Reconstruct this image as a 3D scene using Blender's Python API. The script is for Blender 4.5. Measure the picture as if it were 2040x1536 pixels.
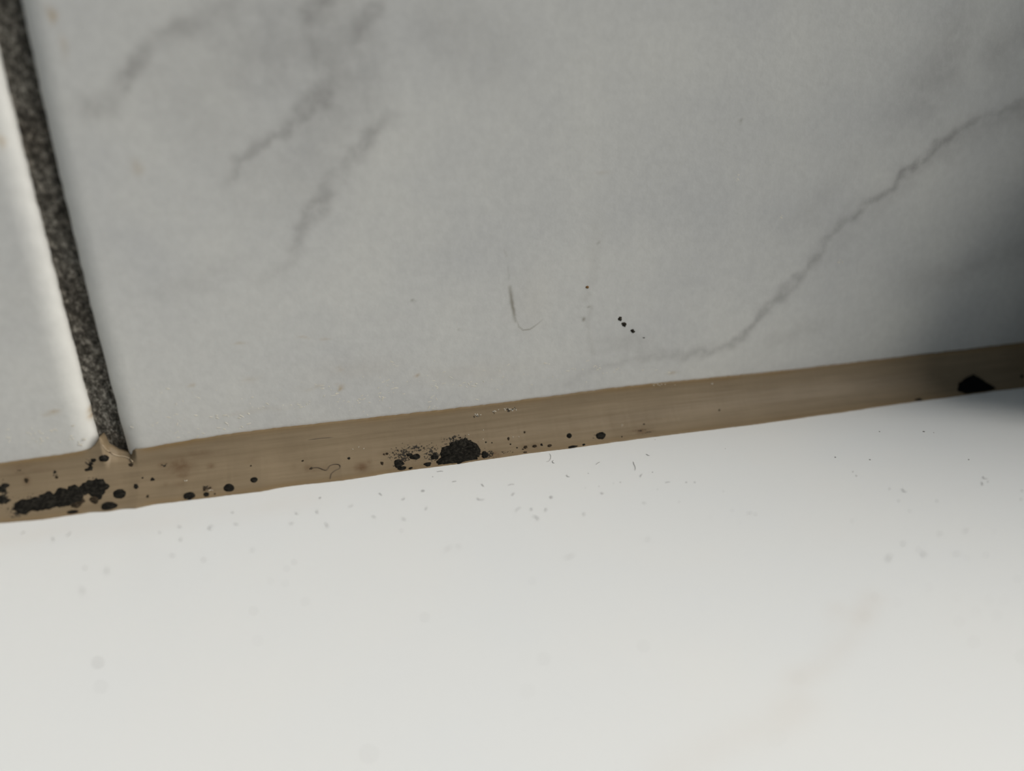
import bpy, math, random
import numpy as np
from mathutils import Vector, Matrix
from mathutils.bvhtree import BVHTree

random.seed(7)
RNG = np.random.default_rng(11)
for o in list(bpy.data.objects):
    bpy.data.objects.remove(o, do_unlink=True)
scene = bpy.context.scene
C = scene.collection

# ------------------------------------------------------------------ camera
# wall face is the plane y = 0, the bath rim the plane z = 0, x runs along the wall; metres
F = 1534.0; CX, CY = 1020.0, 768.0
vx = np.array([7360.0, -828.0, F])
p0 = np.array([-863.0, -321.0]); dr = np.array([205.0, 895.0])
t_ = -(F*F + vx[0]*p0[0] + vx[1]*p0[1]) / (vx[0]*dr[0] + vx[1]*dr[1])
vd = np.array([p0[0]+t_*dr[0], p0[1]+t_*dr[1], F])
EX = vx/np.linalg.norm(vx); DN = vd/np.linalg.norm(vd)
EY = np.cross(EX, DN); EZ = -DN
M_CV = np.stack([EX, EY, EZ])            # world <- camera (x right, y down, z forward)


def ray(u, v):
    d = M_CV @ np.array([u-CX, v-CY, F])
    return d/np.linalg.norm(d)


CAM = np.array([0.0, -0.005, 0.0]) - ray(1020, 908)*0.100
cam_data = bpy.data.cameras.new('camera')
cam = bpy.data.objects.new('camera', cam_data); C.objects.link(cam)
right, down, fwd = M_CV[:, 0], M_CV[:, 1], M_CV[:, 2]
cam.matrix_world = Matrix(((right[0], -down[0], -fwd[0], CAM[0]),
                           (right[1], -down[1], -fwd[1], CAM[1]),
                           (right[2], -down[2], -fwd[2], CAM[2]),
                           (0, 0, 0, 1)))
cam_data.sensor_width = 36.0
cam_data.lens = F/2040.0*36.0
cam_data.clip_start = 0.002; cam_data.clip_end = 50
cam_data.dof.use_dof = True
cam_data.dof.focus_distance = 0.099
cam_data.dof.aperture_fstop = 8.2
scene.camera = cam

# ------------------------------------------------------------------ light
world = bpy.data.worlds.new('world'); scene.world = world
world.use_nodes = True
bg = world.node_tree.nodes['Background']
bg.inputs[0].default_value = (0.76, 0.89, 1.0, 1); bg.inputs[1].default_value = 0.165
ld = bpy.data.lights.new('lamp_light', 'AREA'); ld.shape = 'DISK'; ld.size = 3.2
ld.energy = 203.0; ld.color = (1.0, 0.962, 0.905)
lamp = bpy.data.objects.new('lamp_light', ld); C.objects.link(lamp)
ldir = Vector((0.90, -0.26, 0.58)).normalized()
lamp.location = ldir*3.0
lamp.rotation_euler = ldir.to_track_quat('Z', 'Y').to_euler()

vs = scene.view_settings
vs.view_transform = 'Standard'; vs.look = 'None'; vs.gamma = 1.0; vs.use_curve_mapping = False
vs.exposure = 0.0


# ------------------------------------------------------------------ helpers
def on_wall(u, v, y=0.0):
    d = ray(u, v); k = (y-CAM[1])/d[1]
    return CAM + d*k


def on_rim(u, v, z=0.0):
    d = ray(u, v); k = (z-CAM[2])/d[2]
    return CAM + d*k


def to_mesh(name, verts, faces, mat, parent=None, smooth=True, attrs=None):
    me = bpy.data.meshes.new(name)
    me.from_pydata([tuple(v) for v in verts], [], [tuple(f) for f in faces])
    me.materials.append(mat)
    if smooth:
        me.polygons.foreach_set('use_smooth', [True]*len(me.polygons))
    for k, a in (attrs or {}).items():
        at = me.attributes.new(k, 'FLOAT', 'POINT')
        at.data.foreach_set('value', np.asarray(a, dtype=np.float32))
    me.update()
    o = bpy.data.objects.new(name, me); C.objects.link(o)
    if parent is not None:
        o.parent = parent
    return o


def grid_faces(nr, nc, flip=False):
    i = np.arange(nr-1)[:, None]*nc + np.arange(nc-1)[None, :]
    i = i.ravel()
    f = np.stack([i, i+1, i+nc+1, i+nc], 1)
    if flip:
        f = f[:, ::-1]
    return f


def tag(o, label=None, cat=None, group=None, kind=None):
    if label: o['label'] = label
    if cat: o['category'] = cat
    if group: o['group'] = group
    if kind: o['kind'] = kind
    return o


def lat(shape, seed):
    return np.random.default_rng(seed).random(shape)


def vnoise(x, y, scale, seed=0):
    """value noise on 2-d coordinates, about -1..1"""
    n = 256; g = lat((n, n), seed)*2-1
    x = np.asarray(x)/scale; y = np.asarray(y)/scale
    xi = np.floor(x).astype(int); yi = np.floor(y).astype(int)
    fx = x-xi; fy = y-yi
    fx = fx*fx*(3-2*fx); fy = fy*fy*(3-2*fy)
    a = g[xi % n, yi % n]; b = g[(xi+1) % n, yi % n]
    c = g[xi % n, (yi+1) % n]; d = g[(xi+1) % n, (yi+1) % n]
    return (a*(1-fx)+b*fx)*(1-fy) + (c*(1-fx)+d*fx)*fy


def fbm(x, y, scale, seed=0, octv=3):
    s = 0; a = 1.0
    for k in range(octv):
        s = s + a*vnoise(x, y, scale/2**k, seed+k); a *= .5
    return s


def seg_dist(X, Z, pts):
    """distance to a polyline, and the running fraction of the nearest point"""
    best = np.full(X.shape, 1e9); frac = np.zeros(X.shape)
    n = len(pts)-1
    for k in range(n):
        ax, az = pts[k]; bx, bz = pts[k+1]
        dx, dz = bx-ax, bz-az
        L = dx*dx+dz*dz+1e-18
        t = np.clip(((X-ax)*dx+(Z-az)*dz)/L, 0, 1)
        d = np.hypot(X-ax-t*dx, Z-az-t*dz)
        m = d < best
        best = np.where(m, d, best); frac = np.where(m, (k+t)/n, frac)
    return best, frac


# ------------------------------------------------------------------ materials
def new_mat(name):
    m = bpy.data.materials.new(name); m.use_nodes = True
    nt = m.node_tree
    return m, nt, nt.nodes['Principled BSDF']


def node(nt, kind, **kw):
    n = nt.nodes.new(kind)
    for k, v in kw.items():
        if k.startswith('i_'):
            key = k[2:]
            n.inputs[int(key) if key.isdigit() else key.replace('_', ' ')].default_value = v
        else:
            setattr(n, k, v)
    return n


def tex_coord(nt, scale=(1, 1, 1)):
    tc = node(nt, 'ShaderNodeTexCoord')
    mp = node(nt, 'ShaderNodeMapping'); mp.inputs['Scale'].default_value = scale
    nt.links.new(tc.outputs['Object'], mp.inputs['Vector'])
    return mp.outputs['Vector']


def noise(nt, vec, scale, detail=4, rough=.55):
    n = node(nt, 'ShaderNodeTexNoise'); n.inputs['Scale'].default_value = scale
    n.inputs['Detail'].default_value = detail; n.inputs['Roughness'].default_value = rough
    nt.links.new(vec, n.inputs['Vector'])
    return n.outputs['Fac']


def ramp(nt, fac, stops):
    r = node(nt, 'ShaderNodeValToRGB')
    els = r.color_ramp.elements
    while len(els) < len(stops):
        els.new(.5)
    for e, (p, c) in zip(els, stops):
        e.position = p; e.color = (*c, 1) if len(c) == 3 else c
    nt.links.new(fac, r.inputs['Fac'])
    return r.outputs['Color']


def mixc(nt, fac, a, b, blend='MIX'):
    m = node(nt, 'ShaderNodeMix', data_type='RGBA', blend_type=blend)
    for sock, val in ((m.inputs[0], fac), (m.inputs[6], a), (m.inputs[7], b)):
        if isinstance(val, (int, float)):
            sock.default_value = val
        elif isinstance(val, tuple):
            sock.default_value = (*val, 1)
        else:
            nt.links.new(val, sock)
    return m.outputs[2]


def math_(nt, op, a, b=None, c=None, clamp=False):
    m = node(nt, 'ShaderNodeMath', operation=op); m.use_clamp = clamp
    for s, v in zip(m.inputs, (a, b, c)):
        if v is None: continue
        if isinstance(v, (int, float)): s.default_value = v
        else: nt.links.new(v, s)
    return m.outputs[0]


def attr(nt, name):
    a = node(nt, 'ShaderNodeAttribute'); a.attribute_name = name
    return a.outputs['Fac']


def bump(nt, bsdf, h, strength, dist):
    b = node(nt, 'ShaderNodeBump'); b.inputs['Strength'].default_value = strength
    b.inputs['Distance'].default_value = dist
    nt.links.new(h, b.inputs['Height']); nt.links.new(b.outputs['Normal'], bsdf.inputs['Normal'])


def mat_tile():
    m, nt, b = new_mat('marble_tile_glaze')
    v = tex_coord(nt)
    cloud = noise(nt, v, 55, 4)
    base = ramp(nt, cloud, [(.30, (.485, .485, .472)), (.70, (.570, .565, .530))])
    fine = noise(nt, v, 900, 3, .6)
    base = mixc(nt, .10, base, ramp(nt, fine, [(.35, (.35, .35, .35)), (.65, (.72, .72, .70))]))
    brk = noise(nt, v, 420, 5, .65)
    vein = math_(nt, 'MULTIPLY', attr(nt, 'vein'), math_(nt, 'MULTIPLY_ADD', brk, 2.6, -.45, clamp=True), clamp=True)
    base = mixc(nt, vein, base, (.235, .225, .215))
    ridge = math_(nt, 'SUBTRACT', 1.0, math_(nt, 'MULTIPLY', math_(nt, 'ABSOLUTE', math_(nt, 'SUBTRACT', noise(nt, tex_coord(nt, (1, 1, .55)), 7, 5, .6), .5)), 38.0), clamp=True)
    base = mixc(nt, math_(nt, 'MULTIPLY', math_(nt, 'MULTIPLY', ridge, attr(nt, 'plain_field')), math_(nt, 'MULTIPLY_ADD', brk, 1.6, -.35, clamp=True)), base, (.27, .26, .25))
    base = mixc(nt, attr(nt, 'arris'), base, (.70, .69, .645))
    base = mixc(nt, attr(nt, 'ochre'), base, (.36, .25, .12))
    base = mixc(nt, attr(nt, 'smear'), base, (.20, .185, .145))
    nt.links.new(base, b.inputs['Base Color'])
    b.inputs['Roughness'].default_value = .42
    b.inputs['Specular IOR Level'].default_value = .35
    bump(nt, b, noise(nt, v, 1500, 3), .25, .0001)
    return m


def mat_grout():
    m, nt, b = new_mat('dark_grout')
    v = tex_coord(nt, (1, 1, .75))
    n = noise(nt, v, 2100, 4, .7)
    col = ramp(nt, n, [(.36, (.034, .031, .026)), (.52, (.115, .106, .092)), (.68, (.36, .34, .30))])
    big = noise(nt, v, 160, 3)
    col = mixc(nt, .75, col, ramp(nt, big, [(.3, (.55, .50, .44)), (.7, (1, 1, .97))]), 'MULTIPLY')
    nt.links.new(col, b.inputs['Base Color']); b.inputs['Roughness'].default_value = .95
    b.inputs['Specular IOR Level'].default_value = .15
    bump(nt, b, n, .9, .0003)
    return m


def mat_caulk():
    m, nt, b = new_mat('taupe_silicone')
    v = tex_coord(nt); vl = tex_coord(nt, (.05, 1, 1))
    base = ramp(nt, noise(nt, v, 120, 4), [(.3, (.195, .146, .090)), (.7, (.232, .176, .110))])
    streak = noise(nt, vl, 1500, 3)
    base = mixc(nt, .22, base, ramp(nt, streak, [(.35, (.150, .115, .071)), (.65, (.285, .225, .150))]))
    base = mixc(nt, attr(nt, 'edge'), base, (.215, .140, .062))
    base = mixc(nt, math_(nt, 'MULTIPLY', attr(nt, 'brown'), math_(nt, 'MULTIPLY_ADD', noise(nt, v, 700, 5, .7), 2.4, -.5, clamp=True), clamp=True),
                base, (.120, .072, .038))
    sp = noise(nt, v, 3400, 2, .6)
    dots = math_(nt, 'MULTIPLY', math_(nt, 'GREATER_THAN', math_(nt, 'ADD', sp, attr(nt, 'speck')), .82), .92)
    base = mixc(nt, dots, base, (.018, .016, .013))
    nt.links.new(base, b.inputs['Base Color'])
    b.inputs['Roughness'].default_value = .50
    b.inputs['Specular IOR Level'].default_value = .20
    b.inputs['Subsurface Weight'].default_value = 0.0
    h = math_(nt, 'ADD', math_(nt, 'MULTIPLY', streak, .7), math_(nt, 'MULTIPLY', noise(nt, v, 900, 3), .3))
    bump(nt, b, h, .35, .0002)
    return m


def mat_mold(name, dark, light, scale=2600):
    m, nt, b = new_mat(name)
    v = tex_coord(nt)
    n = noise(nt, v, scale, 4, .7)
    nt.links.new(ramp(nt, n, [(.45, dark), (.75, light)]), b.inputs['Base Color'])
    b.inputs['Roughness'].default_value = .95; b.inputs['Specular IOR Level'].default_value = .1
    bump(nt, b, n, .6, .0002)
    return m


def mat_rim():
    m, nt, b = new_mat('white_acrylic')
    v = tex_coord(nt)
    base = ramp(nt, noise(nt, v, 40, 3), [(.3, (.775, .790, .790)), (.7, (.795, .800, .785))])
    base = mixc(nt, math_(nt, 'MULTIPLY', attr(nt, 'stain'), math_(nt, 'MULTIPLY_ADD', noise(nt, v, 160, 4), 2.2, -.45, clamp=True)),
                base, (.62, .52, .42))
    nt.links.new(base, b.inputs['Base Color'])
    b.inputs['Roughness'].default_value = .36
    b.inputs['Specular IOR Level'].default_value = .25
    return m


def mat_plain(name, col, rough=.7, var=.25, scale=800, spec=.3):
    m, nt, b = new_mat(name)
    v = tex_coord(nt)
    lo = tuple(c*(1-var) for c in col); hi = tuple(min(1, c*(1+var)) for c in col)
    nt.links.new(ramp(nt, noise(nt, v, scale, 3), [(.3, lo), (.7, hi)]), b.inputs['Base Color'])
    b.inputs['Roughness'].default_value = rough; b.inputs['Specular IOR Level'].default_value = spec
    return m


M_TILE = mat_tile(); M_GROUT = mat_grout(); M_CAULK = mat_caulk(); M_RIM = mat_rim()
M_BLACK = mat_mold('black_mould', (.0075, .0068, .0055), (.040, .036, .028))
M_BROWN = mat_mold('brown_mould', (.026, .019, .012), (.075, .055, .036))
M_JET = mat_mold('wet_black_mould', (.003, .003, .003), (.008, .008, .008))
M_BOARD = mat_plain('backing_board', (.35, .34, .32), .9)
M_FLAKE = mat_plain('pale_residue', (.61, .575, .49), .6, .10)
M_LINT = mat_plain('grey_lint', (.33, .32, .31), .8, .3)
M_DUST = mat_plain('dark_dust', (.10, .09, .08), .9, .4)
M_FIBRE = mat_plain('brown_fibre', (.11, .085, .06), .8, .2)
M_SPECK = mat_mold('black_speck', (.014, .012, .009), (.09, .08, .06), 6000)
M_RUST = mat_plain('rust_speck', (.16, .085, .03), .8, .3)
M_CURL = mat_plain('lit_silicone', (.40, .32, .22), .5, .12)  # bead silicone in a lighter colour, the lit lip painted in
M_JAR = mat_plain('black_plastic', (.012, .012, .013), .45, .2)

# ------------------------------------------------------------------ bath rim
DEPTH = .074


def rim_profile():
    pts = [(.030, -.012), (.030, -.0004), (.024, 0)]
    for y in np.arange(.0, -DEPTH-1e-6, -.0008):
        pts.append((y, 0.0))
    r = .016
    for a in np.linspace(8, 90, 11):
        pts.append((-DEPTH-r*math.sin(math.radians(a)), -r+r*math.cos(math.radians(a))))
    yb = -DEPTH-r
    pts += [(yb-.004, -.06), (yb-.012, -.18), (yb-.030, -.30), (yb-.06, -.345), (yb-.12, -.36)]
    return np.array(pts)


prof = rim_profile()
xs = np.concatenate([np.linspace(-.85, -.11, 9)[:-1], np.arange(-.11, .14, .0008), np.linspace(.14, .85, 9)])
PX = np.repeat(xs[:, None], len(prof), 1)
PY = np.repeat(prof[None, :, 0], len(xs), 0); PZ = np.repeat(prof[None, :, 1], len(xs), 0)
stain = np.zeros(PX.shape)
for pts, w, k in (([(1740, 1190), (1700, 1260), (1640, 1320), (1580, 1352)], .0011, .22),
                  ([(1670, 1210), (1655, 1280), (1620, 1320)], .0009, .16),
                  ([(1590, 1400), (1480, 1470), (1330, 1536)], .0016, .16),
                  ([(0, 1075), (150, 1060), (420, 1030), (620, 1000)], .0022, .10)):
    pl = [tuple(on_rim(*q)[:2]) for q in pts]
    d, _ = seg_dist(PX, PY, pl)
    stain = np.maximum(stain, k*np.exp(-(d/w)**2))
bath = to_mesh('bathtub', np.stack([PX, PY, PZ], -1).reshape(-1, 3), grid_faces(len(xs), len(prof), True), M_RIM,
               attrs={'stain': stain.ravel()})
tag(bath, 'glossy white bathtub with a flat rim below the taupe sealant line', 'bathtub')

# ------------------------------------------------------------------ wall: backing, two tiles, grout
wall = to_mesh('wall_back', [(x, y, z) for x in (-.85, .85) for y in (.0105, .030) for z in (.001, .62)],
               [(0, 1, 3, 2), (4, 6, 7, 5), (0, 4, 5, 1), (2, 3, 7, 6), (1, 5, 7, 3), (0, 2, 6, 4)], M_BOARD, smooth=False)
tag(wall, kind='structure')

GROUT_Y = .00165
LEFT_EDGE = [(0, 98), (19.5, 195), (38, 260), (65, 368), (88, 456), (107, 531), (130, 613), (153, 704), (169, 775), (182, 815), (197, 870)]
RIGHT_EDGE = [(49, 0), (70, 98), (86, 163), (107, 260), (130, 374), (151, 456), (169, 531), (192, 626), (208, 697), (225, 753), (241, 824), (260, 886)]


def edge_fn(pts, y, off):
    w = np.array([on_wall(u, v, y) for u, v in pts])
    z = w[:, 2]; x = w[:, 0]
    k = np.polyfit(z, x, 2)
    zmax = z.max()

    def f(zz):
        zz = np.asarray(zz, float); zc = np.clip(zz, 0, zmax)
        return np.polyval(k, zc)+off
    return f


XL = edge_fn(LEFT_EDGE, GROUT_Y, 0.0)
XR = edge_fn(RIGHT_EDGE, .0006, -.0005)

VEINS = [  # pixel trail, half width in mm, strength along it
    ([(2040, 205), (1978, 225), (1910, 256), (1864, 279), (1832, 319), (1787, 365), (1750, 392), (1705, 433), (1659, 474),
      (1613, 524), (1568, 574), (1536, 615), (1513, 643), (1477, 675), (1431, 693), (1370, 704), (1290, 716), (1215, 730), (1160, 748), (1135, 772)], .62, (.45, .66, .56, .52, .55, .30, .12)),
    ([(2040, 220), (1930, 265), (1850, 310), (1760, 400), (1640, 500)], 2.2, (.30, .28, .22, .12)),
    ([(1905, 60), (1880, 130), (1840, 190), (1790, 240)], 3.6, (.22, .34, .30, .12)),
    ([(2040, 60), (1985, 95), (2000, 130)], 2.6, (.25, .32, .2)),
    ([(2040, 500), (1900, 545), (1790, 560)], 1.8, (.22, .22, .1)),
    ([(1640, 640), (1600, 655), (1520, 700)], 1.2, (.14, .2, .1)),
    ([(1180, 690), (1250, 690), (1300, 705)], 1.6, (.05, .25, .1)),
    ([(1700, 330), (1620, 420), (1560, 460)], 2.2, (.08, .18, .05)),
    ([(185, 205), (205, 190), (232, 162), (255, 132), (298, 104), (318, 96)], 1.15, (.42, .36, .22, .62, .55, .45, .15)),
    ([(330, 78), (360, 55), (400, 45), (450, 20), (480, 0)], 1.1, (.35, .5, .35, .3, .3)),
    ([(745, 5), (722, 30), (712, 55), (704, 90)], .95, (.65, .45, .6, .35)),
    ([(650, 2), (615, 28), (605, 60), (622, 110), (618, 135)], .95, (.55, .6, .35, .4, .3)),
    ([(660, 135), (645, 170), (639, 195), (608, 223), (576, 252), (545, 268)], 1.15, (.35, .55, .55, .60, .35)),
    ([(545, 265), (506, 285), (471, 324), (432, 367)], .80, (.50, .48, .45, .12)),
    ([(772, 234), (742, 262), (725, 285), (694, 328), (659, 363), (643, 402), (619, 430), (596, 469), (580, 512), (557, 543), (522, 568)], .85,
     (.2, .5, .5, .32, .32, .55, .52, .42, .26, .2, .12)),
    ([(540, 90), (470, 70), (500, 130)], 4.5, (.30, .25, .25)),
    ([(560, 150), (540, 115)], 2.0, (.35, .25)),
    ([(640, 60), (680, 160), (600, 330), (480, 350)], 4.5, (.30, .30, .20, .12)),
    ([(330, 150), (420, 240), (470, 260)], 4.0, (.14, .18, .12)),
    ([(860, 60), (980, 110)], 3.5, (.20, .14)),
    ([(340, 590), (400, 560), (440, 540)], 1.4, (.1, .18, .1)),
    ([(700, 40), (760, 110)], 3.0, (.18, .12)),
    ([(30, 640), (60, 560), (80, 420)], 2.5, (.1, .12, .08)),
]
OCHRE = [(102, 30, 9, 15, .65), (119, 90, 7, 20, .28), (271, 337, 13, 13, .25), (102, 822, 12, 3.5, .7), (176, 823, 8, 5, .95),
         (178, 835, 9, 6, .8), (4, 285, 5, 14, .5), (380, 768, 5, 3, .5), (480, 684, 11, 2, .45), (605, 676, 9, 2, .35), (655, 673, 9, 2, .3),
         (678, 771, 3.5, 3.5, .8), (838, 752, 3, 2, .7), (500, 752, 14, 5, .18), (1342, 742, 8, 2, .5), (1205, 340, 14, 3, .18),
         (1060, 600, 40, 60, .05), (676, 737, 10, 4, .3), (640, 772, 40, 2, .22), (500, 820, 60, 4, .16), (720, 735, 90, 25, .07), (940, 745, 120, 20, .07)]
SMEAR = [([(1005, 500), (1010, 512)], .16, (.25, .2)), ([(1012, 530), (1014, 556)], .12, (.2, .15)),
         ([(1016, 572), (1019, 595), (1022, 615), (1025, 628)], .24, (.45, .75, .85, .6)),
         ([(1022, 620), (1027, 640)], .22, (.5, .45)),
         ([(1030, 638), (1033, 650), (1043, 658), (1056, 656), (1070, 646), (1082, 636)], .085, (.3, .5, .65, .6, .5, .1)),
         ([(1172, 585), (1166, 596)], .5, (.12, .12)), ([(1178, 612), (1170, 640), (1176, 680), (1182, 705)], .3, (.22, .12, .1, .16)),
         ([(1190, 430), (1185, 500), (1180, 560)], .8, (.05, .09, .08)),
         ([(1160, 632), (1165, 640)], .13, (.9, .8)), ([(1173, 611), (1175, 614)], .10, (.8, .8)), ([(822, 598), (825, 600)], .14, (.7, .7)),
         ([(1190, 480), (1192, 483)], .14, (.5, .5)), ([(1475, 240), (1477, 242)], .2, (.5, .5)), ([(915, 656), (917, 658)], .14, (.35, .35))]


def pix_scale(u, v):
    a = on_wall(u, v); b = on_wall(u+1, v)
    return np.linalg.norm(a-b)


def make_tile(side):
    a, bdep = .0024, .00135          # rounded arris: width over the face, depth
    offs = np.concatenate([[0, 0], a*(1-np.cos(np.linspace(0, math.pi/2, 12)))[1:]])
    deps = np.concatenate([[.0095], bdep*(1-np.sin(np.linspace(0, math.pi/2, 12)))])
    fine = []
    o = a
    if side > 0:
        x0 = float(XR(.04))
        f0, f1 = on_wall(985, 560)[0]-x0, on_wall(1100, 560)[0]-x0
        lim = .20
    else:
        x0 = f0 = f1 = 0; lim = .03
    while o < lim:
        o += .00012 if (side > 0 and f0 < o < f1) else .00036
        fine.append(o)
    far = list(np.linspace(lim, .60, 8)[1:])
    OFF = np.concatenate([offs, fine, far]); DEP = np.concatenate([deps, np.zeros(len(fine)+len(far))])
    zz = []
    z = .0012
    g0, g1 = on_wall(1040, 665)[2], on_wall(1040, 560)[2]
    while z < .095:
        zz.append(z); z += .00016 if (side > 0 and g0 < z < g1) else .00036
    zz += list(np.linspace(.095, .60, 8))
    zz = np.array(zz)
    Z = np.repeat(zz[:, None], len(OFF), 1)
    E = (XR if side > 0 else XL)(zz)[:, None]
    E = E + .00005*vnoise(zz*0, zz, .0012, 5)[:, None]
    X = E + side*OFF[None, :]
    Y = np.repeat(DEP[None, :], len(zz), 0).copy()
    # rounded bottom arris and corner
    bz = np.clip(1-(Z-.0012)/.0018, 0, 1)
    Y = np.maximum(Y, .0010*(1-np.sqrt(np.clip(1-bz**2, 0, 1))))
    Y = Y + 0.000018*vnoise(X+1, Z, .004, 9)
    # visible markings, worked out in wall coordinates
    vein = np.zeros(X.shape); och = np.zeros(X.shape); sme = np.zeros(X.shape)
    WX = X + .0006*fbm(X+1, Z, .006, 21); WZ = Z + .0006*fbm(X+1, Z, .006, 31)
    WX = WX + .0005*vnoise(X+1, Z, .0012, 41); WZ = WZ + .0005*vnoise(X+1, Z, .0012, 42)
    for pts, w, st in VEINS:
        is_left = pts[0][0] < 90 and pts[0][1] > 300
        if is_left != (side < 0): continue
        pl = [tuple(on_wall(*q)[[0, 2]]) for q in pts]
        d, fr = seg_dist(WX, WZ, pl)
        s = np.interp(fr, np.linspace(0, 1, len(st)), st)
        ww = w*1e-3*(1+.35*vnoise(X+1, Z, .008, 51))
        vein = np.maximum(vein, s*np.exp(-(d/ww)**2)) + .25*np.minimum(vein, s*np.exp(-(d/ww)**2))
    for u, v, ru, rv, k in OCHRE:
        left = (u < 60) or (v > 700 and u < 190)
        if left != (side < 0): continue
        c = on_wall(u, v); s = pix_scale(u, v)
        dd = ((WX*.6+X*.4-c[0])/(ru*s))**2+((WZ*.6+Z*.4-c[2])/(rv*s))**2
        och = np.maximum(och, k*np.exp(-dd))
    if side > 0:
        for pts, w, st in SMEAR:
            pl = [tuple(on_wall(*q)[[0, 2]]) for q in pts]
            d, fr = seg_dist(X + .00006*vnoise(X+1, Z, .0005, 3), Z, pl)
            s = np.interp(fr, np.linspace(0, 1, len(st)), st)
            sme = np.maximum(sme, s*np.exp(-(d/(w*1e-3))**2))
    V = np.stack([X, Y, Z], -1).reshape(-1, 3)
    F_ = grid_faces(len(zz), len(OFF), side < 0)
    o = to_mesh('tile', V, F_, M_TILE, wall, attrs={'plain_field': np.clip(np.maximum((X-.100)/.02, np.maximum((-.078-X)/.02, (Z-.064)/.02)), 0, 1).ravel(), 'arris': (.45*np.exp(-(OFF/(a*.55))**2)[None, :]*np.ones_like(X)).ravel(), 'vein': vein.ravel(), 'ochre': och.ravel(), 'smear': sme.ravel()})
    return o


tile_r = make_tile(+1)
tile_r['label'] = 'large grey-veined white marble tile right of the dark grout joint'
tile_l = make_tile(-1)
tile_l['label'] = 'pale marble tile left of the dark grout joint'

# grout: a rough strip set back between the tiles
zz = np.concatenate([np.arange(.0005, .095, .00014), np.linspace(.1, .60, 60)])
tt = np.linspace(-.0006, 1.0006, 44)
XA = XL(zz)[:, None]-.0006; XB = XR(zz)[:, None]+.0010
GX = XA + (XB-XA)*np.linspace(0, 1, 44)[None, :]
GZ = np.repeat(zz[:, None], 44, 1)
GY = GROUT_Y + .00013*vnoise(GX+1, GZ, .00035, 61) + .00012*vnoise(GX+1, GZ, .0009, 62) + .00025*np.clip(1-GZ/.004, 0, 1)
grout = to_mesh('grout_joint', np.stack([GX, GY, GZ], -1).reshape(-1, 3), grid_faces(len(zz), 44), M_GROUT, wall)
grout['label'] = 'dark grey gritty grout joint between the marble tiles'

# ------------------------------------------------------------------ sealant bead
TOP = [(0, 924), (51, 916), (115, 908), (158, 901), (176, 896), (187, 888), (194, 877), (199, 869), (203, 882), (212, 896), (229, 905),
       (248, 909), (257, 911), (263, 901), (269, 896), (293, 893), (331, 886), (382, 877), (446, 867), (520, 857), (595, 849), (704, 837), (811, 825),
       (900, 815), (1000, 803), (1115, 788), (1217, 774), (1319, 763), (1380, 757), (1453, 750), (1580, 737), (1717, 721), (1855, 705),
       (1958, 693), (2040, 683)]
BOT = [(0, 1040), (84, 1033), (135, 1025), (178, 1019), (212, 1017), (237, 1013), (268, 1011), (306, 1003), (364, 996), (446, 986), (520, 977),
       (556, 970), (607, 963), (684, 955), (735, 947), (786, 939), (837, 932), (913, 922), (1000, 909), (1051, 902), (1115, 894), (1217, 880),
       (1293, 870), (1380, 859), (1512, 843), (1683, 819), (1786, 804), (1875, 792), (1985, 777), (2040, 771)]
LIP = .00028
tw = np.array([on_wall(u, v, -LIP) for u, v in TOP]); bw = np.array([on_rim(u, v, .00015) for u, v in BOT])
cx = np.concatenate([np.linspace(-.80, -.080, 30)[:-1], np.arange(-.080, .125, .00016), np.linspace(.125, .80, 30)])
zt = np.interp(cx, tw[:, 0], tw[:, 2]); yb = -np.interp(cx, bw[:, 0], bw[:, 1])
inside = (cx > -.08) & (cx < .125)
zt = zt + inside*(.00003*vnoise(cx+1, cx*0, .0011, 71)+.00003*vnoise(cx+1, cx*0, .0004, 72))
yb = yb + inside*(.00005*vnoise(cx+1, cx*0, .0016, 73)+.00003*vnoise(cx+1, cx*0, .0004, 74))
over_grout = np.clip((cx - tw[8, 0])/.0004, 0, 1)*np.clip((tw[14, 0]-cx)/.0008, 0, 1)
tv = np.linspace(0, 1, 46)
# smooth section does not follow the notch at the joint: only the top few rows do
zs = np.interp(cx, np.delete(tw[:, 0], range(4, 14)), np.delete(tw[:, 2], range(4, 14)))
rows_y = []; rows_z = []
rows_y.append(np.full(len(cx), .0030)); rows_z.append(zt-.0004)
rows_y.append(np.full(len(cx), .00005)+.0014*over_grout); rows_z.append(zt-.00004)
y_start = -LIP + .0011*over_grout
for t in tv:
    q0, q1, q2 = (1-t)**2, 2*t*(1-t), t*t
    top = zt*(1-t)**4/(1-t+1e-9)**4
    w = max(0.0, 1-t/.30); w = w*w*(3-2*w)
    ztop = zs*(1-w)+zt*w
    yst = -LIP*(1-w) + y_start*w
    Y = q0*yst + q1*(-.17*yb) + q2*(-yb)
    Z = q0*ztop + q1*(.17*zs) + q2*.00015
    # slight tooling ridges running with the bead
    Z = Z + inside*(.00004*math.sin(t*21)*(.5+.5*vnoise(cx+1, cx*0+t, .02, 80)))*math.sin(math.pi*t)
    Y = Y - inside*(.00005*vnoise(cx+1, np.full(len(cx), t), .006, 81))*math.sin(math.pi*t)
    rows_y.append(Y); rows_z.append(Z)
rows_y.append(-yb-.00002); rows_z.append(np.full(len(cx), -.0006))
rows_y.append(np.full(len(cx), .0030)); rows_z.append(np.full(len(cx), -.0006))
SY = np.array(rows_y); SZ = np.array(rows_z); SX = np.repeat(cx[None, :], len(SY), 0)
nr, nc = SY.shape
tfull = np.concatenate([[0, 0], tv, [1, 1]])
T = np.repeat(tfull[:, None], nc, 1)
edge = np.maximum(np.exp(-(T/.055)**2)*.85, np.exp(-((1-T)/.07)**2)*.55)
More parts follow.
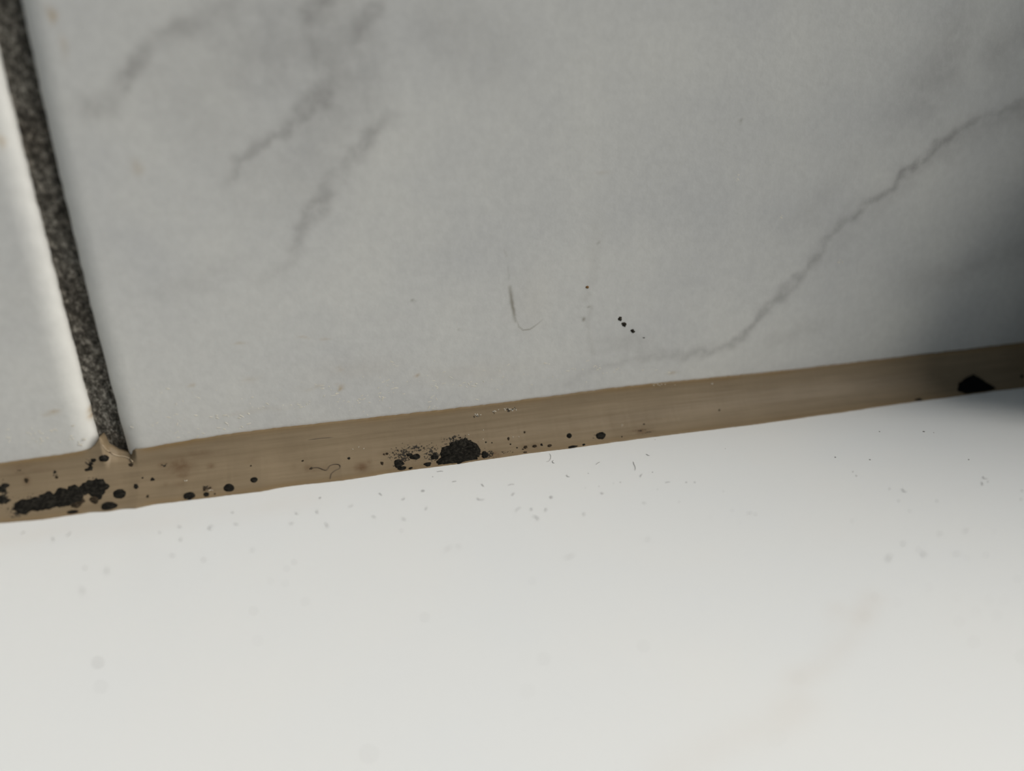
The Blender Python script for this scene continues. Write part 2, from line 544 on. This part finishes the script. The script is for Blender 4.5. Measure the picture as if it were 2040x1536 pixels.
edge = edge*(.7+.3*vnoise(SX+1, T*.01, .004, 90))*(1-.85*np.clip((cx-tw[3, 0])/.001, 0, 1)*np.clip((tw[15, 0]-cx)/.001, 0, 1))[None, :]
LEN = np.zeros_like(SX)
# brown soft stains and speckle haloes: centres in picture, spread over the bead
caulk_v = np.stack([SX, SY, SZ], -1).reshape(-1, 3)
caulk_f = grid_faces(nr, nc, True)
bvh = BVHTree.FromPolygons([Vector(v) for v in caulk_v], [tuple(int(k) for k in f) for f in caulk_f])


def on_caulk(u, v):
    d = ray(u, v)
    loc, nor, idx, dist = bvh.ray_cast(Vector(CAM), Vector(d))
    if loc is None or loc.x < -.3 or loc.x > .3:
        return None, None
    if nor.dot(Vector(d)) > 0: nor = -nor
    return loc, nor


BROWN = [(360, 928, 22, 16, 1.0), (365, 945, 14, 8, .8), (395, 905, 30, 8, .45), (720, 932, 13, 8, 1.1), (735, 921, 5, 6, .5), (53, 957, 6, 8, .9),
         (325, 926, 9, 5, .8), (420, 928, 7, 6, .8), (415, 975, 10, 5, .5), (40, 935, 25, 12, .35), (75, 935, 30, 6, .35), (640, 933, 24, 5, .4), (615, 932, 9, 6, .6),
         (500, 918, 7, 5, .35), (585, 930, 6, 6, .35), (1273, 858, 16, 2.5, 1.3), (1285, 861, 16, 2, 1.0), (1047, 892, 8, 5, .5), (1066, 889, 8, 5, .5),
         (765, 905, 8, 5, .5), (940, 912, 40, 14, .4), (800, 920, 24, 18, .3), (330, 965, 6, 4, .4), (360, 962, 12, 6, .35), (985, 905, 10, 6, .8), (1150, 852, 12, 7, .12)]
SPECK = [(805, 905, 34, 20, .36), (830, 893, 40, 12, .31), (860, 905, 22, 18, .36), (905, 876, 30, 12, .34), (795, 923, 14, 12, .44), (975, 905, 16, 7, .38), (1010, 901, 18, 3, .31),
         (180, 922, 11, 9, .42), (8, 985, 12, 26, .40), (410, 972, 12, 5, .40), (40, 1012, 26, 14, .38), (35, 1026, 22, 6, .36), (950, 828, 10, 4, .40), (983, 821, 7, 4, .36), (1018, 816, 16, 5, .40),
         (326, 926, 9, 6, .33), (110, 945, 8, 8, .30), (35, 938, 16, 8, .27), (920, 895, 50, 28, .26), (75, 995, 60, 16, .25), (190, 950, 14, 5, .32),
         (1275, 858, 22, 3, .30), (1290, 862, 18, 2, .30), (1190, 868, 16, 10, .24), (620, 935, 10, 4, .30)]


def bead_field(spots):
    f = np.zeros(SX.shape)
    for u, v, ru, rv, k in spots:
        c, n = on_caulk(u, v)
        a, _ = on_caulk(u+8, v-1); b_, _ = on_caulk(u, v+4)
        if c is None: continue
        a = a or c + Vector((.0005, 0, 0))
        su = (a-c).length/8
        if b_ is None: b_, _ = on_caulk(u, v-4)
        sv = (b_-c).length/4 if b_ else su
        # along the bead, and across it
        dx = (SX-c.x)/(ru*su)
        dc = np.hypot(SY-c.y, SZ-c.z)/(rv*sv)
        g = k*np.exp(-(dx*dx+dc*dc)*.8)
        f = np.maximum(f, g)
    return f


f_brown = bead_field(BROWN); f_speck = bead_field(SPECK)
caulk = to_mesh('sealant_bead', caulk_v, caulk_f, M_CAULK,
                attrs={'edge': edge.ravel(), 'brown': f_brown.ravel(), 'speck': f_speck.ravel()})
tag(caulk, 'taupe silicone sealant bead with black mould along the bathtub rim', 'sealant')


# ------------------------------------------------------------------ mould growths on the bead
def growth(outline, name, mat, h=.00010, label=None, rings=6, smooth_edge=1.0, surf=on_caulk, parent=caulk):
    """a low domed growth lying on the surface; outline in picture points about its centre"""
    P = np.array(outline, float); c = P.mean(0)
    verts, faces = [], []
    n = len(P)
    hit = surf(*c)
    if hit[0] is None: return None
    loc, nor = hit
    verts.append(loc+nor*h)
    prev = loc
    for r in range(1, rings+1):
        f = r/rings
        for q in P:
            p = c+(q-c)*f
            l2, n2 = surf(*p)
            if l2 is None or (l2-loc).length > .012:
                l2, n2 = prev, nor
            prev = l2
            k = math.sqrt(max(0, 1-f**2.5))*h*smooth_edge
            verts.append(l2+n2*(k if r < rings else -.00003))
    for i in range(n):
        faces.append((0, 1+i, 1+(i+1) % n))
        for r in range(rings-1):
            a = 1+r*n+i; b = 1+r*n+(i+1) % n
            faces.append((a, a+n, b+n, b))
    o = to_mesh(name, verts, faces, mat, parent)
    if label: o['label'] = label
    return o


def blob(u, v, ru, rv, rot=0, rough=.10, n=22, seed=None):
    rs = np.random.default_rng(int(u*131+v*17) if seed is None else seed)
    ph = rs.random(6)*6.28
    am = rs.random(6)
    out = []
    for i in range(n):
        a = 2*math.pi*i/n
        r = 1+rough*(am[0]*math.sin(2*a+ph[0])+am[1]*math.sin(3*a+ph[1])+.8*am[2]*math.sin(5*a+ph[2])+.7*am[3]*math.sin(8*a+ph[3]))
        r += rough*.5*(rs.random()-.5)
        x, y = ru*r*math.cos(a), rv*r*math.sin(a)
        c, s = math.cos(rot), math.sin(rot)
        out.append((u+x*c-y*s, v+x*s+y*c))
    return out


def dense(poly, k=4, jit=1.2, seed=3):
    rs = np.random.default_rng(seed)
    out = []
    for i in range(len(poly)):
        a = np.array(poly[i], float); b = np.array(poly[(i+1) % len(poly)], float)
        for j in range(k):
            out.append(tuple(a+(b-a)*j/k+rs.normal(0, jit, 2)*(1 if j else .6)))
    return out


# long colony left of the grout joint: lumps that have run together
for i, (u, v, a, b, r) in enumerate([(48, 1009, 23, 15, -.35), (72, 1004, 22, 15, -.2), (98, 998, 24, 18, -.2), (124, 992, 23, 20, -.2), (149, 985, 20, 20, 0),
                                     (172, 973, 14, 13, -.3), (194, 972, 22, 20, .1)]):
    growth(blob(u, v, a, b, r, .13, 28), 'mould_lump', M_BLACK, .00016, 'black mould lump in the long colony near the grout joint')
growth(blob(154, 1001, 16, 10, -.3, .10), 'mould_lump', M_BROWN, .00010, 'dark brown mould lump under the long black colony')
growth(blob(188, 996, 10, 8, .2, .12), 'mould_lump', M_BROWN, .00010, 'dark brown mould lump below the end of the black colony')
growth(blob(5, 972, 13, 9, 0, .25), 'mould_lump', M_BLACK, .00012, 'ragged black mould at the left end of the bead')
growth(blob(3, 996, 13, 11, 0, .25), 'mould_lump', M_BLACK, .00012, 'ragged black mould at the left end of the bead')
# big central colony
growth(dense([(866, 922), (878, 914), (876, 902), (879, 891), (893, 887), (905, 880), (915, 875), (928, 873), (940, 877), (950, 885), (957, 895),
              (959, 906), (952, 915), (930, 919), (900, 924), (872, 928)], 4, 1.4), 'mould_patch', M_BLACK, .00022,
       'large black mould patch in the middle of the bead', 9)
growth(blob(966, 906, 8, 7, 0, .15), 'mould_spot', M_BLACK, .00012)
# corner growth in the shade at the far right
growth(dense([(1906, 779), (1910, 762), (1925, 752), (1938, 746), (1952, 754), (1970, 766), (1986, 775), (1972, 779), (1945, 783), (1922, 785)], 3, .5),
       'mould_patch', M_JET, .0006, 'jet black wedge-shaped mould lump at the dark right end of the bead', 7)

SPOTS = [  # u, v, ru, rv, roughness, black or brown
    (238, 984, 14, 10.5, .06, 0), (217, 1008, 18, 9, .07, 0), (145, 1020, 12, 4.5, .12, 0), (207, 913, 12, 7, .10, 0), (187, 917, 5, 4, .3, 0), (178, 934, 8, 5, .25, 0),
    (180, 925, 5, 4, .3, 0), (261, 926, 5, 4, .12, 1), (271, 969, 5, 5.5, .25, 0), (304, 955, 4.5, 3.5, .2, 0), (284, 952, 2.5, 2, .2, 0), (294, 989, 4, 3, .2, 1),
    (377, 988, 13, 8.5, .05, 0), (411, 985, 6.5, 5, .15, 0), (408, 974, 5, 3, .3, 1), (418, 972, 4, 2.5, .3, 1), (456, 972, 11.5, 9, .05, 0), (506, 956, 8, 6, .05, 0),
    (53, 957, 4.5, 5, .3, 1), (110, 940, 3, 2.5, .2, 0), (113, 951, 4, 3, .2, 1), (428, 984, 2.5, 2, .2, 1), (500, 928, 2.5, 1.5, .2, 1),
    (695, 913, 3.5, 3, .1, 0), (765, 905, 2.5, 2.2, .1, 1), (771, 904, 3.5, 2.8, .1, 1), (761, 923, 3.5, 4.5, .2, 1), (827, 910, 10, 7, .2, 0), (815, 906, 6, 4, .25, 0),
    (866, 910, 8, 7, .15, 0), (794, 924, 10, 9, .25, 0), (801, 933, 11, 3.8, .15, 0), (818, 933, 5, 2, .2, 0), (852, 925, 8, 4.5, .15, 0), (620, 933, 4, 2.5, .3, 1),
    (603, 918, 3, 2, .3, 1), (1013, 874, 3, 3.8, .1, 1), (1045, 861, 2.5, 2.5, .1, 1), (1047, 891, 4.5, 3, .2, 1), (1042, 895, 2.5, 1.5, .2, 1), (1065, 889, 5, 3, .1, 1),
    (1079, 886, 2.5, 3.5, .3, 0), (1095, 888, 4.5, 3, .2, 1), (1046, 901, 4, 2, .2, 1), (1134, 868, 5.5, 5.5, .08, 0), (1197, 868, 10.5, 8, .07, 0), (1141, 890, 10, 2.4, .1, 0),
    (1163, 886, 4, 2.5, .1, 0), (1030, 892, 2, 1.6, .2, 0), (968, 881, 2, 2, .2, 0), (980, 882, 1.6, 1.6, .2, 0), (1017, 885, 2, 1.8, .2, 0), (1239, 870, 1.6, 1.6, .2, 0),
    (1283, 845, 2.2, 1.8, .2, 1), (1433, 817, 2.5, 2, .2, 1), (1830, 796, 7, 3, .2, 0), (2036, 750, 4, 4, .2, 0), (937, 879, 3, 3, .2, 0), (917, 872, 2, 2, .2, 0), (903, 873, 2, 2, .2, 0),
]
for u, v, a, b, rg, br in SPOTS:
    growth(blob(u, v, a, b, -.13, rg, 18 if a > 4 else 12), 'mould_spot', M_BROWN if br else M_BLACK, .00009 if a > 4 else .00005, rings=5 if a > 4 else 3)

# dark sliver laid on the bead, painted shade of a fine crack
growth([(606, 877.5), (622, 874.2), (640, 871.8), (658, 870.8), (671, 870.6), (660, 872.2), (640, 873.6), (624, 875.6)], 'slit_shade', M_FIBRE, .00003, 'dark sliver painting the shade in a fine crack along the bead', 3)


def tube(points, r, name, mat, parent=None, sides=5):
    pts = [Vector(p) for p in points]
    verts, faces = [], []
    tube_into(verts, faces, pts, r, sides)
    return to_mesh(name, verts, faces, mat, parent)


def tube_into(verts, faces, pts, r, sides=5):
    b0 = len(verts)
    for i, p in enumerate(pts):
        t = (pts[min(i+1, len(pts)-1)]-pts[max(i-1, 0)]).normalized()
        a = t.orthogonal().normalized(); b = t.cross(a)
        rr = r*(.35 if i in (0, len(pts)-1) else 1)
        for k in range(sides):
            an = 2*math.pi*k/sides
            verts.append(p+a*math.cos(an)*rr+b*math.sin(an)*rr)
    for i in range(len(pts)-1):
        for k in range(sides):
            a = b0+i*sides+k; b = b0+i*sides+(k+1) % sides
            faces.append((a, b, b+sides, a+sides))
    faces.append(tuple(b0+k for k in range(sides))[::-1])
    faces.append(tuple(b0+(len(pts)-1)*sides+k for k in range(sides)))


def smooth_path(px, n=5):
    P = [np.array(p, float) for p in px]
    P = [2*P[0]-P[1]]+P+[2*P[-1]-P[-2]]
    out = []
    for i in range(1, len(P)-2):
        for k in range(n):
            t = k/n
            a, b, c, d = P[i-1:i+3]
            out.append(.5*((2*b)+(-a+c)*t+(2*a-5*b+4*c-d)*t*t+(-a+3*b-3*c+d)*t**3))
    out.append(P[-2])
    return out


def on_surface(px, surf, lift):
    out = []
    for q in px:
        l, n = surf(*q)
        if l is not None: out.append(Vector(l)+Vector(n)*lift)
    return out


def s_rim(u, v):
    return Vector(on_rim(u, v)), Vector((0, 0, 1))


def s_wall(u, v):
    return Vector(on_wall(u, v)), Vector((0, -1, 0))


h = tube(on_surface(smooth_path([(617, 933), (634, 932), (650, 937), (658, 928), (668, 925), (677, 927), (677, 933), (668, 938), (661, 944), (658, 955)]), on_caulk, .00005),
         .000045, 'hair', M_FIBRE)
tag(h, 'thin curled brown hair stuck to the sealant bead', 'hair')

# pale crumbs in the torn bubbles near the top of the bead
v_, f_ = [], []
rs = np.random.default_rng(5)


def crumb(verts, faces, p, n, su, sv, h, along=None):
    a = n.orthogonal().normalized(); b = n.cross(a)
    th = rs.random()*6.28
    if along:
        a = Vector((1, 0, 0)); b = n.cross(a); th = rs.normal(0, .45)
    a, b = a*math.cos(th)+b*math.sin(th), b*math.cos(th)-a*math.sin(th)
    k = len(verts); m = 6
    verts.append(p+n*h)
    for i in range(m):
        an = 2*math.pi*i/m; r = .7+.6*rs.random()
        verts.append(p+a*math.cos(an)*su*r+b*math.sin(an)*sv*r+n*h*.45)
    for i in range(m):
        an = 2*math.pi*i/m; r = .9+.5*rs.random()
        verts.append(p+a*math.cos(an)*su*r+b*math.sin(an)*sv*r-n*.00002)
    for i in range(m):
        j = (i+1) % m
        faces.append((k, k+1+i, k+1+j))
        faces.append((k+1+i, k+1+m+i, k+1+m+j, k+1+j))


for (u, v, su, sv, n) in ((951, 827, 8, 2.5, 12), (984, 820, 5, 2.5, 5), (1018, 816, 14, 3, 16), (1420, 765, 4, 2, 3), (1318, 766, 18, 1.5, 8), (700, 892, 30, 12, 3),
                          (1240, 845, 6, 6, 3), (1000, 868, 60, 12, 5), (372, 957, 3, 2, 2), (420, 977, 5, 2, 3), (905, 905, 25, 10, 4), (828, 911, 2, 2, 1)):
    for i in range(n):
        l, nn = on_caulk(u+rs.normal(0, su*.6), v+rs.normal(0, sv*.6))
        if l: crumb(v_, f_, l, nn, .00005+.00006*rs.random(), .00004, .00006)
o = to_mesh('pale_crumbs', v_, f_, M_FLAKE, caulk, smooth=False); o['kind'] = 'stuff'; o['label'] = 'tiny pale crumbs in torn bubbles of the bead'
# a curl of silicone below the grout joint, its lit edge painted paler
lipc = tube(on_surface(smooth_path([(203, 886), (212, 897), (230, 907), (248, 910), (258, 914), (265, 920)]), on_caulk, .00003), .00008, 'silicone_curl', M_CURL, caulk)
lipc['label'] = 'thin raised curl of silicone under the grout joint'

# ------------------------------------------------------------------ marks on the tiles
for (u, v, pts) in ((1235, 635, [(1230, 636), (1233, 630), (1239, 631), (1240, 636), (1237, 640), (1232, 639)]),
                    (1243, 646, [(1237, 644), (1242, 641), (1248, 643), (1248, 649), (1245, 652), (1240, 649)]),
                    (1261, 659, [(1256, 657), (1260, 655), (1263, 657), (1266, 660), (1263, 664), (1258, 662)]),
                    (1282, 673, [(1280, 672), (1283, 671.5), (1285.5, 673), (1283, 674.5)]),
                    ):
    o = growth(dense(pts, 3, .55, int(u)), 'dirt_speck', M_SPECK, .00009, 'black crusty speck on the marble tile', 4, surf=s_wall, parent=tile_r)
o = growth(blob(1170, 572, 3.6, 3, 0, .1), 'dirt_speck', M_RUST, .00012, 'rusty brown speck on the marble tile', 4, surf=s_wall, parent=tile_r)

for side, tl, name in ((1, tile_r, 0), (-1, tile_l, 0)):
    v_, f_ = [], []
    spots = ([(345, 829, 14, 4, 5), (358, 837, 8, 4, 3), (300, 845, 20, 8, 5), (430, 829, 40, 5, 10), (450, 851, 40, 5, 8), (520, 808, 40, 6, 6), (600, 806, 30, 4, 9), (645, 770, 12, 5, 4),
              (668, 787, 8, 8, 8), (700, 801, 18, 2, 5), (725, 790, 10, 5, 5), (762, 790, 8, 6, 6), (780, 776, 6, 8, 5), (790, 727, 10, 12, 4), (790, 760, 30, 3, 6), (865, 772, 12, 8, 9),
              (860, 810, 20, 4, 5), (930, 764, 25, 6, 9), (900, 800, 40, 4, 4), (990, 755, 30, 8, 8), (1180, 732, 25, 6, 10), (1090, 745, 60, 10, 6), (1240, 735, 40, 8, 5), (1470, 352, 10, 8, 8),
              (1675, 520, 4, 6, 3), (1555, 428, 3, 3, 2), (1030, 740, 200, 25, 24), (700, 790, 150, 25, 26), (1340, 745, 6, 4, 2), (420, 800, 100, 30, 10), (340, 860, 50, 12, 12)] if side > 0 else
             [(110, 857, 6, 3, 4), (80, 876, 8, 6, 5), (60, 870, 50, 14, 14), (150, 880, 20, 10, 7), (120, 860, 40, 8, 6)])
    for u, v, su, sv, n in spots:
        for i in range(n):
            l, nn = s_wall(u+rs.normal(0, su*.7), v+rs.normal(0, sv*.7))
            top_v = np.interp(u, [q[0] for q in TOP], [q[1] for q in TOP])
            if v > top_v-6: continue
            k = rs.random()
            crumb(v_, f_, l, nn, .00005+.00028*k**2, .00003+.00005*rs.random(), .00003, 'x')
    o = to_mesh('residue_flakes', v_, f_, M_FLAKE, tl, smooth=False); o['kind'] = 'stuff'; o['label'] = 'tiny pale flakes of old sealant smeared on the tile'

# ------------------------------------------------------------------ lint and dust on the rim
v_, f_ = [], []
FIB = [(467+i, 1022, 6) for i in (0,)] + [
    (876, 941, 10), (838, 976, 12), (1017, 965, 10), (958, 998, 14), (1103, 911, 22), (1098, 919, 9), (1268, 930, 20), (1092, 992, 12), (1090, 1018, 8), (1030, 1012, 12), (1070, 1028, 14),
    (1058, 1012, 8), (890, 1092, 16), (917, 1090, 8), (1135, 1110, 16), (1290, 908, 7), (630, 1021, 9), (590, 1025, 7), (412, 1057, 16), (358, 1050, 7), (470, 1045, 7), (363, 1077, 8), (655, 1048, 12),
    (508, 1097, 8), (1190, 922, 8), (960, 967, 8), (806, 995, 8), (748, 1030, 8), (850, 1013, 8), (803, 1035, 8), (1275, 948, 7), (1800, 982, 12), (1955, 953, 12), (1960, 966, 8), (1870, 1065, 7), (1925, 1057, 9),
    (1805, 1083, 10), (1770, 1110, 16), (1840, 1105, 10), (1905, 1105, 10), (48, 1062, 9), (108, 1076, 10), (140, 1065, 12), (168, 1180, 18), (215, 1138, 14), (1161, 1023, 7), (1290, 1078, 8), (340, 1105, 6), (405, 1116, 7),
    (580, 1045, 9), (1285, 1002, 7), (1330, 960, 8), (700, 1010, 9), (640, 990, 7), (760, 985, 8), (905, 960, 7), (1020, 985, 7), (1130, 950, 8), (1200, 985, 7)]
for u, v, L in FIB:
    L *= 1.35
    a = rs.random()*6.28; cur = rs.normal(0, .5)
    px = []
    x, y = u-L*.5*math.cos(a), v-L*.3*math.sin(a)
    for i in range(7):
        px.append((x, y)); x += L/6*math.cos(a); y += L/6*math.sin(a)*.7; a += cur+rs.normal(0, .25)
    pts = on_surface(px, s_rim, .00004)
    tube_into(v_, f_, pts, .000022+.00001*rs.random(), 4)
lint = to_mesh('lint', v_, f_, M_LINT)
tag(lint, 'fine grey lint fibres scattered on the white bathtub rim', 'lint', kind='stuff')
v_, f_ = [], []
DUST = [(1367, 961, 2.5), (1384, 961, 2.5), (1752, 860, 3), (1840, 860, 4), (1664, 911, 3), (1733, 916, 3), (1699, 940, 2.5), (1706, 948, 3), (1772, 974, 2.5), (1790, 998, 2.6), (1866, 998, 3), (1812, 1018, 2.4),
        (1458, 1017, 1.8), (1490, 1023, 2.2), (1495, 1022, 2.4), (1505, 1025, 2.4), (1697, 1038, 2.4), (1441, 979, 1.6), (1473, 1042, 1.5), (1860, 862, 2), (1930, 916, 3), (1968, 960, 2.5), (2036, 978, 3), (2034, 995, 2.6),
        (1925, 1112, 2.6), (1964, 1106, 3), (2027, 1153, 3.5), (1986, 1226, 3), (1911, 1238, 3.5), (1943, 1220, 3), (2036, 1308, 5), (1939, 1279, 4), (1723, 1229, 3), (1742, 1189, 3), (1788, 1201, 2.5), (1592, 1350, 4),
        (1548, 1468, 4), (586, 1120, 3.5), (571, 1133, 3), (539, 1158, 3), (568, 1162, 3), (608, 1199, 4), (505, 1217, 4.5), (318, 1061, 3), (345, 1107, 3), (406, 1116, 2.5), (513, 1277, 4), (195, 1320, 8), (200, 1368, 6), (169, 1132, 3.5),
        (846, 1230, 4.5), (1083, 1313, 5), (1282, 1287, 5), (735, 1502, 7), (1052, 1376, 4.5), (1060, 1158, 3), (800, 1057, 2.5), (862, 950, 2), (1172, 943, 2), (1193, 969, 2), (1300, 941, 2), (1353, 1000, 2), (1305, 876, 1.6), (1445, 894, 1.6),
        (1415, 1030, 1.4), (1236, 961, 2.2), (1166, 972, 1.6), (1222, 963, 1.6), (1310, 975, 1.6), (1980, 1060, 2), (1830, 1095, 3), (1850, 1170, 2.6), (1905, 1190, 2.5), (1970, 1195, 2.5), (2000, 1195, 2.5)]
for u, v, r in DUST:
    l, nn = s_rim(u, v)
    s = np.linalg.norm(on_rim(u+1, v)-on_rim(u, v))
    crumb(v_, f_, l, nn, r*s*.55, r*s*.45, r*s*.35)
dust = to_mesh('dust_specks', v_, f_, M_DUST)
tag(dust, 'tiny dark dust specks scattered on the white bathtub rim', 'dust', kind='stuff')

# ------------------------------------------------------------------ dark jar added on the rim out of view, to shade the right end
def lathe(prof, segs, c):
    verts, faces = [], []
    for r, z in prof:
        for k in range(segs):
            a = 2*math.pi*k/segs
            verts.append((c[0]+r*math.cos(a), c[1]+r*math.sin(a), c[2]+z))
    n = len(prof)
    for i in range(n-1):
        for k in range(segs):
            a = i*segs+k; b = i*segs+(k+1) % segs
            faces.append((a, b, b+segs, a+segs))
    faces.append(tuple(range(segs))[::-1]); faces.append(tuple((n-1)*segs+k for k in range(segs)))
    return verts, faces


JX, JY = .1010, -.0170
jar = bpy.data.objects.new('added_shade_jar', None); C.objects.link(jar); jar.location = (JX, JY, 0.0)
v_, f_ = lathe([(.0145, 0), (.0158, .0006), (.0163, .002), (.0163, .022), (.0156, .0245), (.0140, .0255)], 48, (0, 0, 0.0))
to_mesh('shade_jar_body', v_, f_, M_JAR, jar)
v_, f_ = lathe([(.0158, .0256), (.0165, .026), (.0167, .027), (.0167, .036), (.0162, .0375), (.0150, .038)], 48, (0, 0, 0))
to_mesh('shade_jar_lid', v_, f_, M_JAR, jar)
tag(jar, 'squat black plastic jar added out of view to shade the right end', 'jar')

# a taller bottle, also added out of view, to widen that shade
bot = bpy.data.objects.new('added_shade_bottle', None); C.objects.link(bot); bot.location = (.158, -.0320, 0.0)
v_, f_ = lathe([(.0270, 0), (.0288, .0008), (.0300, .003), (.0300, .118), (.0290, .126), (.0250, .133), (.0160, .138), (.0130, .140), (.0130, .144)], 56, (0, 0, 0.0))
to_mesh('shade_bottle_body', v_, f_, M_JAR, bot)
v_, f_ = lathe([(.0150, .1441), (.0158, .1446), (.0160, .146), (.0160, .162), (.0154, .1636), (.0140, .164)], 48, (0, 0, 0))
to_mesh('shade_bottle_cap', v_, f_, M_JAR, bot)
tag(bot, 'tall black plastic bottle added out of view to widen the shade', 'bottle')
